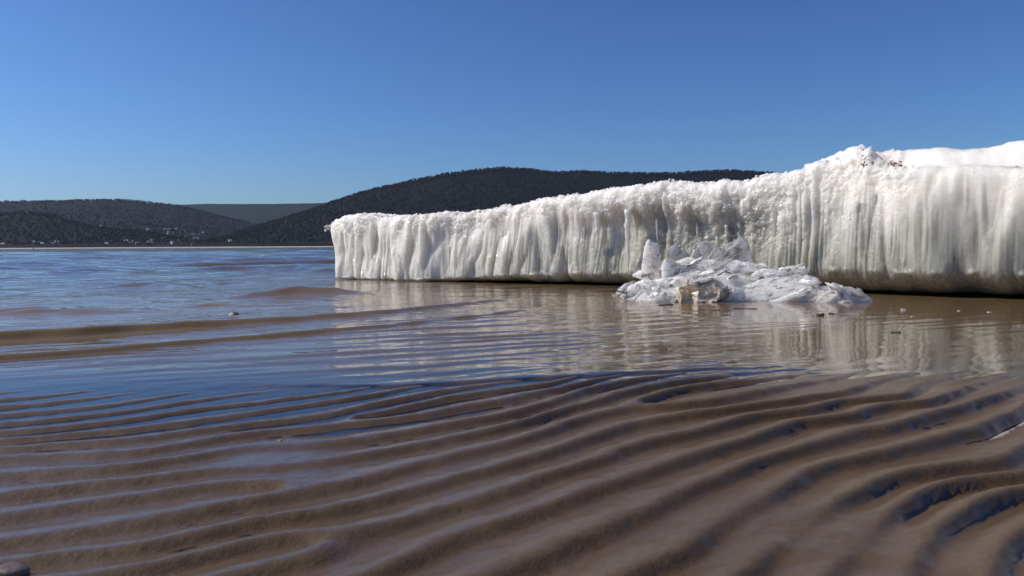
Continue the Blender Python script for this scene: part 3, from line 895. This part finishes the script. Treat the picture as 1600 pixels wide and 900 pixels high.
def icicle(px, t0, t1, r, out, seed):
    a = face_point(px, t0, out); b = face_point(px + 2, t1, out)
    b.x, b.y = a.x * 0.6 + b.x * 0.4, a.y * 0.6 + b.y * 0.4
    bm = bmesh.new(); rings = []
    rr = random.Random(seed)
    N = 16
    for i in range(N + 1):
        f = i / N
        c = a.lerp(b, f)
        rad = r * (1 - f) ** 0.7 * (1 + 0.22 * math.sin(f * 30 + seed) + rr.uniform(-.12, .12)) + 0.0008
        c = c + Vector((rr.uniform(-1, 1), rr.uniform(-1, 1), 0)) * r * 0.12
        rings.append([bm.verts.new(c + Vector((math.cos(k * 6.283 / 9) * rad, math.sin(k * 6.283 / 9) * rad, 0))) for k in range(9)])
    for i in range(N):
        for k in range(9): bm.faces.new((rings[i][k], rings[i][(k + 1) % 9], rings[i + 1][(k + 1) % 9], rings[i + 1][k]))
    bm.faces.new(rings[0]); bm.faces.new(rings[-1][::-1])
    bm_obj('icicle', bm, M_CLEAR, floe, True)

for k, (px, t0, t1, r, out) in enumerate([(928, .76, .34, .023, .02), (979, .76, .12, .022, .02), (1018, .66, .40, .009, .01), (905, .62, .30, .010, .0), (1080, .62, .42, .008, .01), (1128, .58, .36, .009, .01), (1335, .62, .16, .010, .004), (1362, .72, .46, .009, .004), (700, .50, .16, .008, .002), (625, .42, .14, .008, .002)]):
    icicle(px, t0, t1, r, out, k)

# glassy crystal knob on the left end
def crystal_lump(bm, c, r, rnd, n=1):
    v = bmesh.ops.create_icosphere(bm, subdivisions=2, radius=r)['verts']
    sc = Vector((rnd.uniform(.7, 1.3), rnd.uniform(.7, 1.3), rnd.uniform(.7, 1.3)))
    for q in v:
        q.co = Vector((q.co.x * sc.x, q.co.y * sc.y, q.co.z * sc.z)) * rnd.uniform(0.72, 1.25) + c
bm = bmesh.new(); rk = random.Random(8)
kc = Vector(at(513, 357, float(PY[np.argmin(np.abs(S - s_c))]) + 0.02)) - Vector(org)
for off, r in (((0.02, 0, .012), .024), ((0, 0, .004), .017), ((-.018, 0, 0), .013), ((-.026, 0, .014), .009), ((-.024, 0, -.014), .009), ((0.035, 0, .03), .020), ((-.010, 0, .022), .008)):
    crystal_lump(bm, kc + Vector(off), r, rk)
bm_obj('crystal_knob', bm, M_CLEAR, floe)
# little ridge crystals on the skyline, part of the floe
bm = bmesh.new()
for k in range(240):
    i = rk.randrange(60, nu - 200)
    if PP[i] > 1400 and rk.random() < 0.85: continue
    j = i0 + rk.randrange(0, 16)
    p = Vector(P3[j, i] - org)
    crystal_lump(bm, p + Vector((0, 0, .002)), rk.uniform(.002, .008), rk)
bm_obj('snow_crumbs', bm, M_ICE, floe)['kind'] = 'stuff'

# ================================================================== BROKEN ICE IN FRONT OF THE FLOE
def slab(name, label, poly, Y, thick, mat, yaw=0.0, lean=0.0, rough=0.004, seed=0, cat='ice slab', group='broken ice in front of the floe', sub=3):
    """outline in photo pixels -> a real plate at distance Y, thick metres deep, turned by yaw / lean about its base"""
    rnd = random.Random(seed); standing = lean < 0.16
    pts = at(np.array([p[0] for p in poly]), np.array([p[1] for p in poly]), Y)
    base = Vector((float(pts[:, 0].mean()), Y, float(pts[:, 2].min())))
    bm = bmesh.new()
    loc = [Vector(p) - base for p in pts]
    A = [bm.verts.new((q.x, rnd.uniform(-.1, .1) * thick, q.z)) for q in loc]
    cz = sum(q.z for q in loc) / len(loc)
    B = [bm.verts.new((q.x * rnd.uniform(.86, .98), thick * rnd.uniform(.8, 1.15), cz + (q.z - cz) * rnd.uniform(.84, .98))) for q in loc]
    n = len(A)
    bm.faces.new(A); bm.faces.new(B[::-1])
    for i in range(n): bm.faces.new((A[i], B[i], B[(i + 1) % n], A[(i + 1) % n]))
    bmesh.ops.triangulate(bm, faces=bm.faces)
    for _ in range(sub):
        bmesh.ops.subdivide_edges(bm, edges=bm.edges, cuts=1, use_grid_fill=True)
        bmesh.ops.triangulate(bm, faces=bm.faces)
        for v in bm.verts:
            v.co += Vector((rnd.gauss(0, 1), rnd.gauss(0, 1), rnd.gauss(0, 1))) * rough * (0.9, 0.5, 0.25)[_]
    o = bm_obj(name, bm, mat)
    o.location = base
    o.rotation_euler = (-0.10 if standing else -lean * 1.8, 0, yaw - 0.25)
    return tag(o, label, cat, group)

SL = [
 ('upright_ice_block', 'upright rounded pinkish-grey ice block at the left of the broken ice heap', [(1002,446),(1004,405),(1007,385),(1012,376),(1015,373),(1018,377),(1026,380),(1030,391),(1032,410),(1034,446)], 3.75, .06, M_GREY, .1, .05, .003),
 ('ice_slab', 'small clear tilted ice plate sticking up right of the upright ice block', [(1044,393),(1049,384),(1056,383),(1066,390),(1078,397),(1084,404),(1060,410),(1048,403)], 3.85, .03, M_GLASS, .3, .1, .002),
 ('ice_slab', 'large jagged translucent ice plate standing on top of the heap', [(1086,402),(1090,380),(1097,377),(1108,385),(1116,381),(1124,388),(1136,380),(1146,378),(1152,371),(1164,372),(1170,388),(1176,412),(1130,422),(1090,415)], 3.9, .05, M_GLASS, -.15, .12, .003),
 ('ice_slab', 'pointed clear ice splinter beside the large standing plate', [(1080,402),(1086,390),(1093,387),(1098,400),(1094,410),(1084,410)], 3.82, .03, M_GLASS, .5, .1, .002),
 ('ice_slab', 'flat white ice plate under the standing plates, with a bright upper edge', [(1050,412),(1062,403),(1080,399),(1110,402),(1150,404),(1193,409),(1197,424),(1150,432),(1090,430),(1050,424)], 3.72, .16, M_WHITE, .0, .25, .004),
 ('ice_slab', 'small white ice wedge between the upright block and the heap', [(1034,418),(1040,405),(1050,409),(1056,420),(1050,434),(1036,436)], 3.7, .05, M_WHITE, .3, .1, .002),
 ('ice_slab', 'big slanting striated grey-white ice slab across the front of the heap', [(1150,470),(1152,452),(1168,440),(1200,428),(1240,421),(1262,420),(1276,428),(1274,442),(1240,458),(1200,472),(1170,477)], 3.36, .10, M_STREAK, -.1, .35, .004),
 ('ice_slab', 'white granular ice lump above the slanting striated slab', [(1175,430),(1190,418),(1215,417),(1245,414),(1258,418),(1262,426),(1225,432),(1190,440)], 3.6, .14, M_WHITE, .1, .2, .005),
 ('ice_slab', 'brown silty ice lump low in the front of the heap', [(1060,470),(1064,446),(1076,438),(1100,437),(1125,443),(1140,452),(1132,464),(1100,472),(1070,476)], 3.33, .10, M_BROWN, .1, .2, .014),
 ('ice_slab', 'white ice mass behind the brown silty lump, with the bent twig on it', [(1040,446),(1060,430),(1100,424),(1150,428),(1185,432),(1180,446),(1140,452),(1090,446),(1060,452)], 3.5, .18, M_WHITE, .0, .3, .005),
 ('ice_slab', 'spiky white crushed ice at the left foot of the heap', [(970,458),(980,446),(992,438),(1010,434),(1030,436),(1050,442),(1058,456),(1050,468),(1020,474),(990,472),(975,466)], 3.52, .16, M_WHITE, .1, .25, .007),
 ('ice_slab', 'thin bright ice splinter leaning at the left foot of the heap', [(989,468),(999,456),(1006,452),(1004,458),(996,466),(991,471)], 3.38, .02, M_CLEAR, .3, .1, .001),
 ('ice_slab', 'rounded grey-brown grainy ice lump right of the striated slab', [(1222,478),(1230,466),(1250,457),(1280,453),(1305,455),(1322,464),(1336,476),(1300,479),(1250,480)], 3.28, .14, M_GREY, .0, .2, .009),
 ('ice_slab', 'small white ice chunk on top of the rounded grey-brown lump', [(1258,458),(1262,450),(1275,446),(1302,446),(1308,452),(1290,456),(1270,462)], 3.34, .08, M_WHITE, .1, .2, .003),
 ('ice_slab', 'clear striped ice plate leaning down to the right at the heap end', [(1301,445),(1306,440),(1312,441),(1330,452),(1348,463),(1366,475),(1364,480),(1345,480),(1330,472),(1314,458)], 3.24, .05, M_STREAK2, .2, .2, .002),
 ('ice_slab', 'thin clear ice plate behind the leaning striped plate, rightmost of the heap', [(1336,458),(1340,454),(1344,450),(1348,456),(1360,466),(1373,477),(1362,479),(1346,468)], 3.34, .03, M_STREAK2, .2, .15, .002),
 ('ice_slab', 'low white ice chunk between the brown lump and the striated slab', [(1124,474),(1128,460),(1142,450),(1158,448),(1166,458),(1160,472),(1140,479)], 3.34, .08, M_WHITE, .2, .2, .005),
 ('ice_slab', 'narrow striped ice blade under the lower edge of the striated slab', [(1190,478),(1210,468),(1240,456),(1262,446),(1270,446),(1262,454),(1236,466),(1206,478)], 3.28, .04, M_STREAK, .1, .3, .002),
 ('ice_slab', 'small clear ice chip in front of the left crushed ice', [(1022,474),(1026,462),(1038,456),(1050,460),(1056,470),(1044,477)], 3.34, .06, M_CLEAR, .2, .2, .004),
]
for k, (nm, lb, poly, Y, th, mt, yw, lean, rg) in enumerate(SL):
    slab(nm, lb, poly, Y, th, mt, yw, lean, rg, seed=k + 1, cat='ice block' if 'block' in nm else 'ice slab')

# crushed ice needles and crumbs that fill the heap: nobody could count them
def heap_top(px):
    return np.interp(px, [965, 985, 1005, 1040, 1090, 1150, 1200, 1250, 1275, 1300, 1335, 1350], [466, 450, 440, 428, 416, 414, 420, 424, 436, 452, 466, 478])
# packed core so the heap is solid
cu, cv = np.meshgrid(np.linspace(972, 1335, 150), np.linspace(0, 1, 50), indexing='xy')
tp = heap_top(cu) + 5; Yc = 3.36 + 0.55 * np.clip(cv, 0, 1)
pt = at(cu, tp, 3.7)
zc = np.maximum(pt[..., 2], 0.01) * np.sin(np.clip(cv * 1.15, 0, 1) * np.pi * 0.5) ** 0.8 * np.where(cv > .87, 1 - ((cv - .87) / .13) ** 2, 1)
xc = at(cu, tp, 3.5)[..., 0]
zc = zc + 0.012 * fbm(xc * 30, Yc * 30, seed=200, octv=3) - 0.012
yc2 = Yc + 0.02 * fbm(xc * 25, zc * 25 + 5, seed=201)
core = link('packed_ice', grid_mesh('packed_ice', np.stack([xc, yc2, zc], -1)), M_WHITE, smooth=False)
tag(core, 'packed mass of white crushed ice inside the heap', 'crushed ice', kind='stuff')

from mathutils.bvhtree import BVHTree
bpy.context.view_layer.update()
_bv, _bf = [], []
for o in COL.objects:
    if o.type == 'MESH' and (o.name.split('.')[0] in ('ice_slab', 'upright_ice_block', 'packed_ice')):
        n = len(_bv)
        _bv += [o.matrix_world @ v.co for v in o.data.vertices]; _bf += [tuple(n + i for i in p.vertices) for p in o.data.polygons]
HEAP = BVHTree.FromPolygons(_bv, _bf)
HC = Vector((1.02, 3.55, 0.08))
rh = random.Random(99)

def heap_hit():
    """a random point on the heap's skin, seen from somewhere round about its front and top"""
    while True:
        an = rh.uniform(-1.15, 1.15); el = rh.uniform(0.05, 1.1)
        d = Vector((math.sin(an) * math.cos(el), -math.cos(an) * math.cos(el), math.sin(el)))
        tgt = HC + Vector((rh.uniform(-.6, .55), rh.uniform(-.3, .35), rh.uniform(-.08, .2)))
        h = HEAP.ray_cast(tgt + d * 2, -d)
        if h[0] is not None and h[0].z > 0.0: return h[0], h[1]

def splinter(c, d, L, w, t, V, F):
    """a bevelled ice needle or plate along d"""
    s = d.orthogonal().normalized(); s.rotate(Matrix.Rotation(rh.uniform(0, 6.28), 3, d)); u = d.cross(s)
    n = len(V); f1, f2 = rh.uniform(.5, .9), rh.uniform(.1, .6)
    for (a, k) in ((-L, .22), (-L * .3, 1.0), (L * .5, f1), (L, f2 * .35)):
        for (p, q) in ((1, .3), (.25, 1), (-1, -.2), (-.3, -1)):
            V.append(c + d * (a + rh.uniform(-.12, .12) * L) + s * (p * w * k) + u * (q * t * k))
    for r in range(3):
        for k in range(4): F.append((n + r * 4 + k, n + r * 4 + (k + 1) % 4, n + r * 4 + 4 + (k + 1) % 4, n + r * 4 + 4 + k))
    F.append((n + 3, n + 2, n + 1, n)); F.append((n + 12, n + 13, n + 14, n + 15))

V, F = [], []
for k in range(2300):
    c, nn = heap_hit()
    L = rh.uniform(.005, .016) * (2.0 if rh.random() < .15 else 1)
    pa = np.interp(c.x, [.5, .7, .9, 1.2, 1.4], [.2, .1, .15, .38, -.5]) + rh.gauss(0, .30)      # the splinters lie in sheaves
    d = (Vector((math.cos(pa), rh.gauss(0, .45), math.sin(pa))) + nn * rh.uniform(0, .3)).normalized()
    splinter(c + nn * L * .06, d, L, L * rh.uniform(.06, .22), L * rh.uniform(.03, .10), V, F)
crush = tag(link('crushed_ice', raw_mesh('crushed_ice', np.array([tuple(v) for v in V]), np.array(F)), M_CLEAR, smooth=False), 'crushed white ice needles and crumbs filling the heap', 'crushed ice', kind='stuff')
for k in range(64):
    c, nn = heap_hit()
    V, F = [], []
    L = rh.uniform(.025, .065)
    pa = np.interp(c.x, [.5, .7, .9, 1.2, 1.4], [.2, .1, .15, .38, -.5]) + rh.gauss(0, .35)
    d = (Vector((math.cos(pa), rh.gauss(0, .5), math.sin(pa))) + nn * .12).normalized()
    splinter(Vector((0, 0, 0)), d, L, L * rh.uniform(.2, .5), L * rh.uniform(.06, .14), V, F)
    o = link('ice_shard', raw_mesh('ice_shard', np.array([tuple(v) for v in V]), np.array(F)), (M_WHITE, M_GLASS, M_CLEAR)[k % 3], smooth=False)
    o.location = c + nn * L * .05
    tag(o, 'small jagged ice shard jumbled among the white crushed ice of the heap', 'ice shard', 'loose ice shards of the heap')

# ================================================================== SMALL THINGS
M_TWIG = flat_mat('dark_twig_bark', (0.045, 0.030, 0.020), 0.8, 0.3, 60)
M_BARK = flat_mat('wet_brown_bark', (0.12, 0.072, 0.045), 0.4, 0.4, 40, bump=0.004)
M_LEAF = flat_mat('orange_dead_leaf', (0.45, 0.20, 0.08), 0.6, 0.2, 60)
M_DIRT = flat_mat('brown_leaf_litter', (0.30, 0.14, 0.07), 0.8, 0.5, 70)
M_STONE = flat_mat('mottled_stone', (0.13, 0.095, 0.07), 0.45, 0.4, 35, bump=0.003)

def tube_path(bm, pts, rads, k=7):
    rings = []
    for i, p in enumerate(pts):
        p = Vector(p); d = (Vector(pts[min(i + 1, len(pts) - 1)]) - Vector(pts[max(i - 1, 0)])).normalized()
        s = d.orthogonal().normalized(); u = d.cross(s)
        rings.append([bm.verts.new(p + (s * math.cos(j * 6.283 / k) + u * math.sin(j * 6.283 / k)) * rads[i]) for j in range(k)])
    for i in range(len(pts) - 1):
        for j in range(k): bm.faces.new((rings[i][j], rings[i][(j + 1) % k], rings[i + 1][(j + 1) % k], rings[i + 1][j]))
    bm.faces.new(rings[0][::-1]); bm.faces.new(rings[-1])

def twig(label, pix, Y, r, z=None):
    pts = [Vector(at(a, b, Y)) for a, b in pix] if z is None else [Vector((*[float(q) for q in ground(a, b, z)], z)) for a, b in pix]
    c0 = pts[0].copy(); bm = bmesh.new()
    n = len(pts)
    tube_path(bm, [p - c0 for p in pts], [r * (1 - 0.5 * i / n) for i in range(n)])
    p = pts[n // 2] - c0
    tube_path(bm, [p, p + Vector((r * 3, -r, r * 3)), p + Vector((r * 5, -r, r * 6))], [r * .5, r * .4, r * .2], 5)
    o = bm_obj('twig', bm, M_TWIG, None, True, c0)
    return tag(o, label, 'twig')

twig('thin bent dark twig lying on the white ice of the heap', [(1121,430.5),(1126,428),(1130,425.5),(1135,425),(1140,426),(1143.5,428)], 3.30, .0028)
twig('dark twig poking out of the left tip of the ice heap', [(956,452),(964,454.5),(972,456.5),(980,459)], 3.5, .0035)

def flake(name, label, cat, px, py, w, d, h, mat, z0=0.0, seed=0, group=None, curl=0.3, Y=None):
    rnd = random.Random(seed); bm = bmesh.new()
    n = 10; top = []; bot = []
    for i in range(n):
        a = i * 6.283 / n + rnd.uniform(-.2, .2); r = rnd.uniform(.45, 1.15)
        x, y = math.cos(a) * w * r, math.sin(a) * d * r
        zz = curl * h * (abs(x) / w) ** 2 + rnd.uniform(-.5, .5) * h
        top.append(bm.verts.new((x * .9, y * .9, zz + h * .5))); bot.append(bm.verts.new((x, y, zz - h * .3)))
    ct = bm.verts.new((0, 0, h * rnd.uniform(.5, .9))); cb = bm.verts.new((0, 0, -h * .5))
    for i in range(n):
        j = (i + 1) % n
        bm.faces.new((top[i], top[j], ct)); bm.faces.new((bot[j], bot[i], cb)); bm.faces.new((bot[i], bot[j], top[j], top[i]))
    if Y is None:
        gx_, gy_ = ground(px, py, z0); loc = (float(gx_), float(gy_), z0)
    else: loc = tuple(float(q) for q in at(px, py, Y))
    o = bm_obj(name, bm, mat, None, False, loc)
    o.rotation_euler = (0, 0, rnd.uniform(-.5, .5))
    return tag(o, label, cat, group)

flake('bark_scrap', 'long dark wet bark scrap afloat in front of the heap', 'bark', 1105, 485, .050, .007, .004, M_BARK, z0=-.001, seed=1)
flake('bark_scrap', 'dark bark scrap touching the foot of the silty ice lump', 'bark', 1165, 483, .045, .008, .005, M_BARK, z0=-.001, seed=2)
flake('bark_scrap', 'knobbly reddish-brown bark lump in front of the rounded ice lump', 'bark', 1281, 493, .020, .010, .008, M_BARK, z0=-.001, seed=3)
flake('bark_scrap', 'small dark bark lump just right of the knobbly reddish one', 'bark', 1301, 491, .014, .008, .006, M_BARK, z0=-.001, seed=4)
flake('bark_scrap', 'dark waterlogged bark strip under the left foot of the heap', 'bark', 1040, 477, .04, .008, .005, M_BARK, z0=-.001, seed=5)
flake('dead_leaf', 'small orange dead leaf floating right of the ice heap', 'leaf', 1426, 495, .012, .005, .003, M_LEAF, seed=6)
flake('ice_chip', 'clear ice chip floating next to the orange leaf', 'ice chip', 1412, 485, .012, .006, .006, M_CLEAR, seed=7)
flake('ice_chip', 'small round ice chip floating halfway to the right edge', 'ice chip', 1498, 486, .007, .005, .004, M_CLEAR, seed=8)
flake('ice_chip', 'thin flat ice chip floating farthest right under the floe', 'ice chip', 1547, 488, .013, .004, .003, M_CLEAR, seed=9)
flake('dead_leaf', 'dark sunken leaf in the shallow water below the orange leaf', 'leaf', 1398, 520, .020, .008, .004, M_BARK, seed=10)

def litter(label, px0, px1, py0, py1, n, seed):
    rnd = random.Random(seed); bm = bmesh.new()
    i = int(np.argmin(np.abs(PP - (px0 + px1) / 2)))
    Yb = float(PY[i]) - 0.01
    c0 = Vector(at((px0 + px1) / 2, py1, Yb))
    for k in range(n):
        p = Vector(at(rnd.uniform(px0, px1), rnd.uniform(py0, py1), Yb + 0.0)) - c0
        L = rnd.uniform(.005, .015); d = Vector((rnd.gauss(0, 1), rnd.gauss(0, .4), rnd.gauss(0, .7))).normalized(); s = d.orthogonal().normalized(); u = d.cross(s)
        vs = [bm.verts.new(p + q) for q in (d * L, s * L * .5, -d * L, -s * L * .5, u * L * .3, -u * L * .3)]
        for a, b in ((0, 1), (1, 2), (2, 3), (3, 0)):
            bm.faces.new((vs[a], vs[b], vs[4])); bm.faces.new((vs[b], vs[a], vs[5]))
    o = bm_obj('leaf_litter', bm, M_DIRT, None, False, c0)
    return tag(o, label, 'leaf litter', 'leaf litter on top of the floe')

litter('clump of dark leaf litter right beside the snow knob on the floe top', 1347, 1367, 243, 263, 13, 1)
litter('wide clump of brown leaf litter on the floe top, rightmost', 1390, 1409, 251, 260, 15, 2)

def stone(name, label, cat, px, py, r, sz, mat, seed, z0):
    rnd = random.Random(seed); bm = bmesh.new()
    v = bmesh.ops.create_icosphere(bm, subdivisions=3, radius=r)['verts']
    ph = [rnd.uniform(0, 6) for _ in range(6)]
    for q in v:
        k = 1 + .16 * math.sin(q.co.x / r * 2.3 + ph[0]) + .12 * math.sin(q.co.y / r * 3.1 + ph[1]) + .10 * math.sin(q.co.z / r * 3.7 + ph[2]) + .05 * math.sin(q.co.x / r * 7 + q.co.z / r * 6 + ph[3])
        q.co = Vector((q.co.x * sz[0], q.co.y * sz[1], q.co.z * sz[2])) * k
    gx_, gy_ = ground(px, py, z0)
    return tag(bm_obj(name, bm, mat, None, True, (float(gx_), float(gy_), z0)), label, cat)

stone('stone', 'brown stone breaking the surface behind the left wavelet', 'stone', 366, 493, .020, (1.2, .8, .65), M_STONE, 3, -.001)
stone('snail_shell', 'tiny shiny brown shell on the wet ripples at the left', 'shell', 438, 691, .0038, (1.3, 1.0, .8), flat_mat('glossy_shell', (0.30, 0.20, 0.08), 0.08, 0.4, 200), 4, .003)
stone('pebble', 'dark speckled pebble at the lower left corner', 'pebble', 20, 897, .011, (1.4, 1.0, .7), M_STONE, 5, .004)
flake('ice_chip', 'thin curved clear ice sliver lying on the flat sand at the lower right', 'ice chip', 1287, 842, .009, .0016, .0014, M_CLEAR, z0=.004, seed=12, curl=1.2)

# far buoy
bm = bmesh.new()
bmesh.ops.create_cone(bm, cap_ends=True, segments=12, radius1=.45, radius2=.30, depth=.5, matrix=Matrix.Translation((0, 0, .1)))
bmesh.ops.create_cone(bm, cap_ends=True, segments=10, radius1=.10, radius2=.05, depth=.8, matrix=Matrix.Translation((0, 0, .7)))
bx_, by_ = at(52, 388.5, 330)[:2]
tag(bm_obj('buoy', bm, flat_mat('dark_buoy_paint', (0.03, 0.03, 0.035), 0.5, 0.2, 3), None, True, (float(bx_), 330, 0)), 'tiny dark buoy on the water near the far left bank', 'buoy')

# ================================================================== HAZE
def haze_box():
    lo, hi = Vector((-6200, -120, -6)), Vector((6200, 7800, 620))
    bm = bmesh.new()
    bmesh.ops.create_cube(bm, size=1, matrix=Matrix.Translation((lo + hi) / 2) @ Matrix.Diagonal((*(hi - lo), 1)))
    m = bpy.data.materials.new('thin_air'); m.use_nodes = True
    n = m.node_tree.nodes; n.remove(n['Principled BSDF'])
    v = n.new('ShaderNodeVolumePrincipled'); v.inputs['Density'].default_value = 2.2e-5
    v.inputs['Color'].default_value = (0.55, 0.75, 1.0, 1); v.inputs['Anisotropy'].default_value = 0.2
    m.node_tree.links.new(v.outputs[0], n['Material Output'].inputs['Volume'])
    o = bm_obj('haze', bm, m)
    o['kind'] = 'stuff'
    return o
HAZE = True
if HAZE: haze_box()
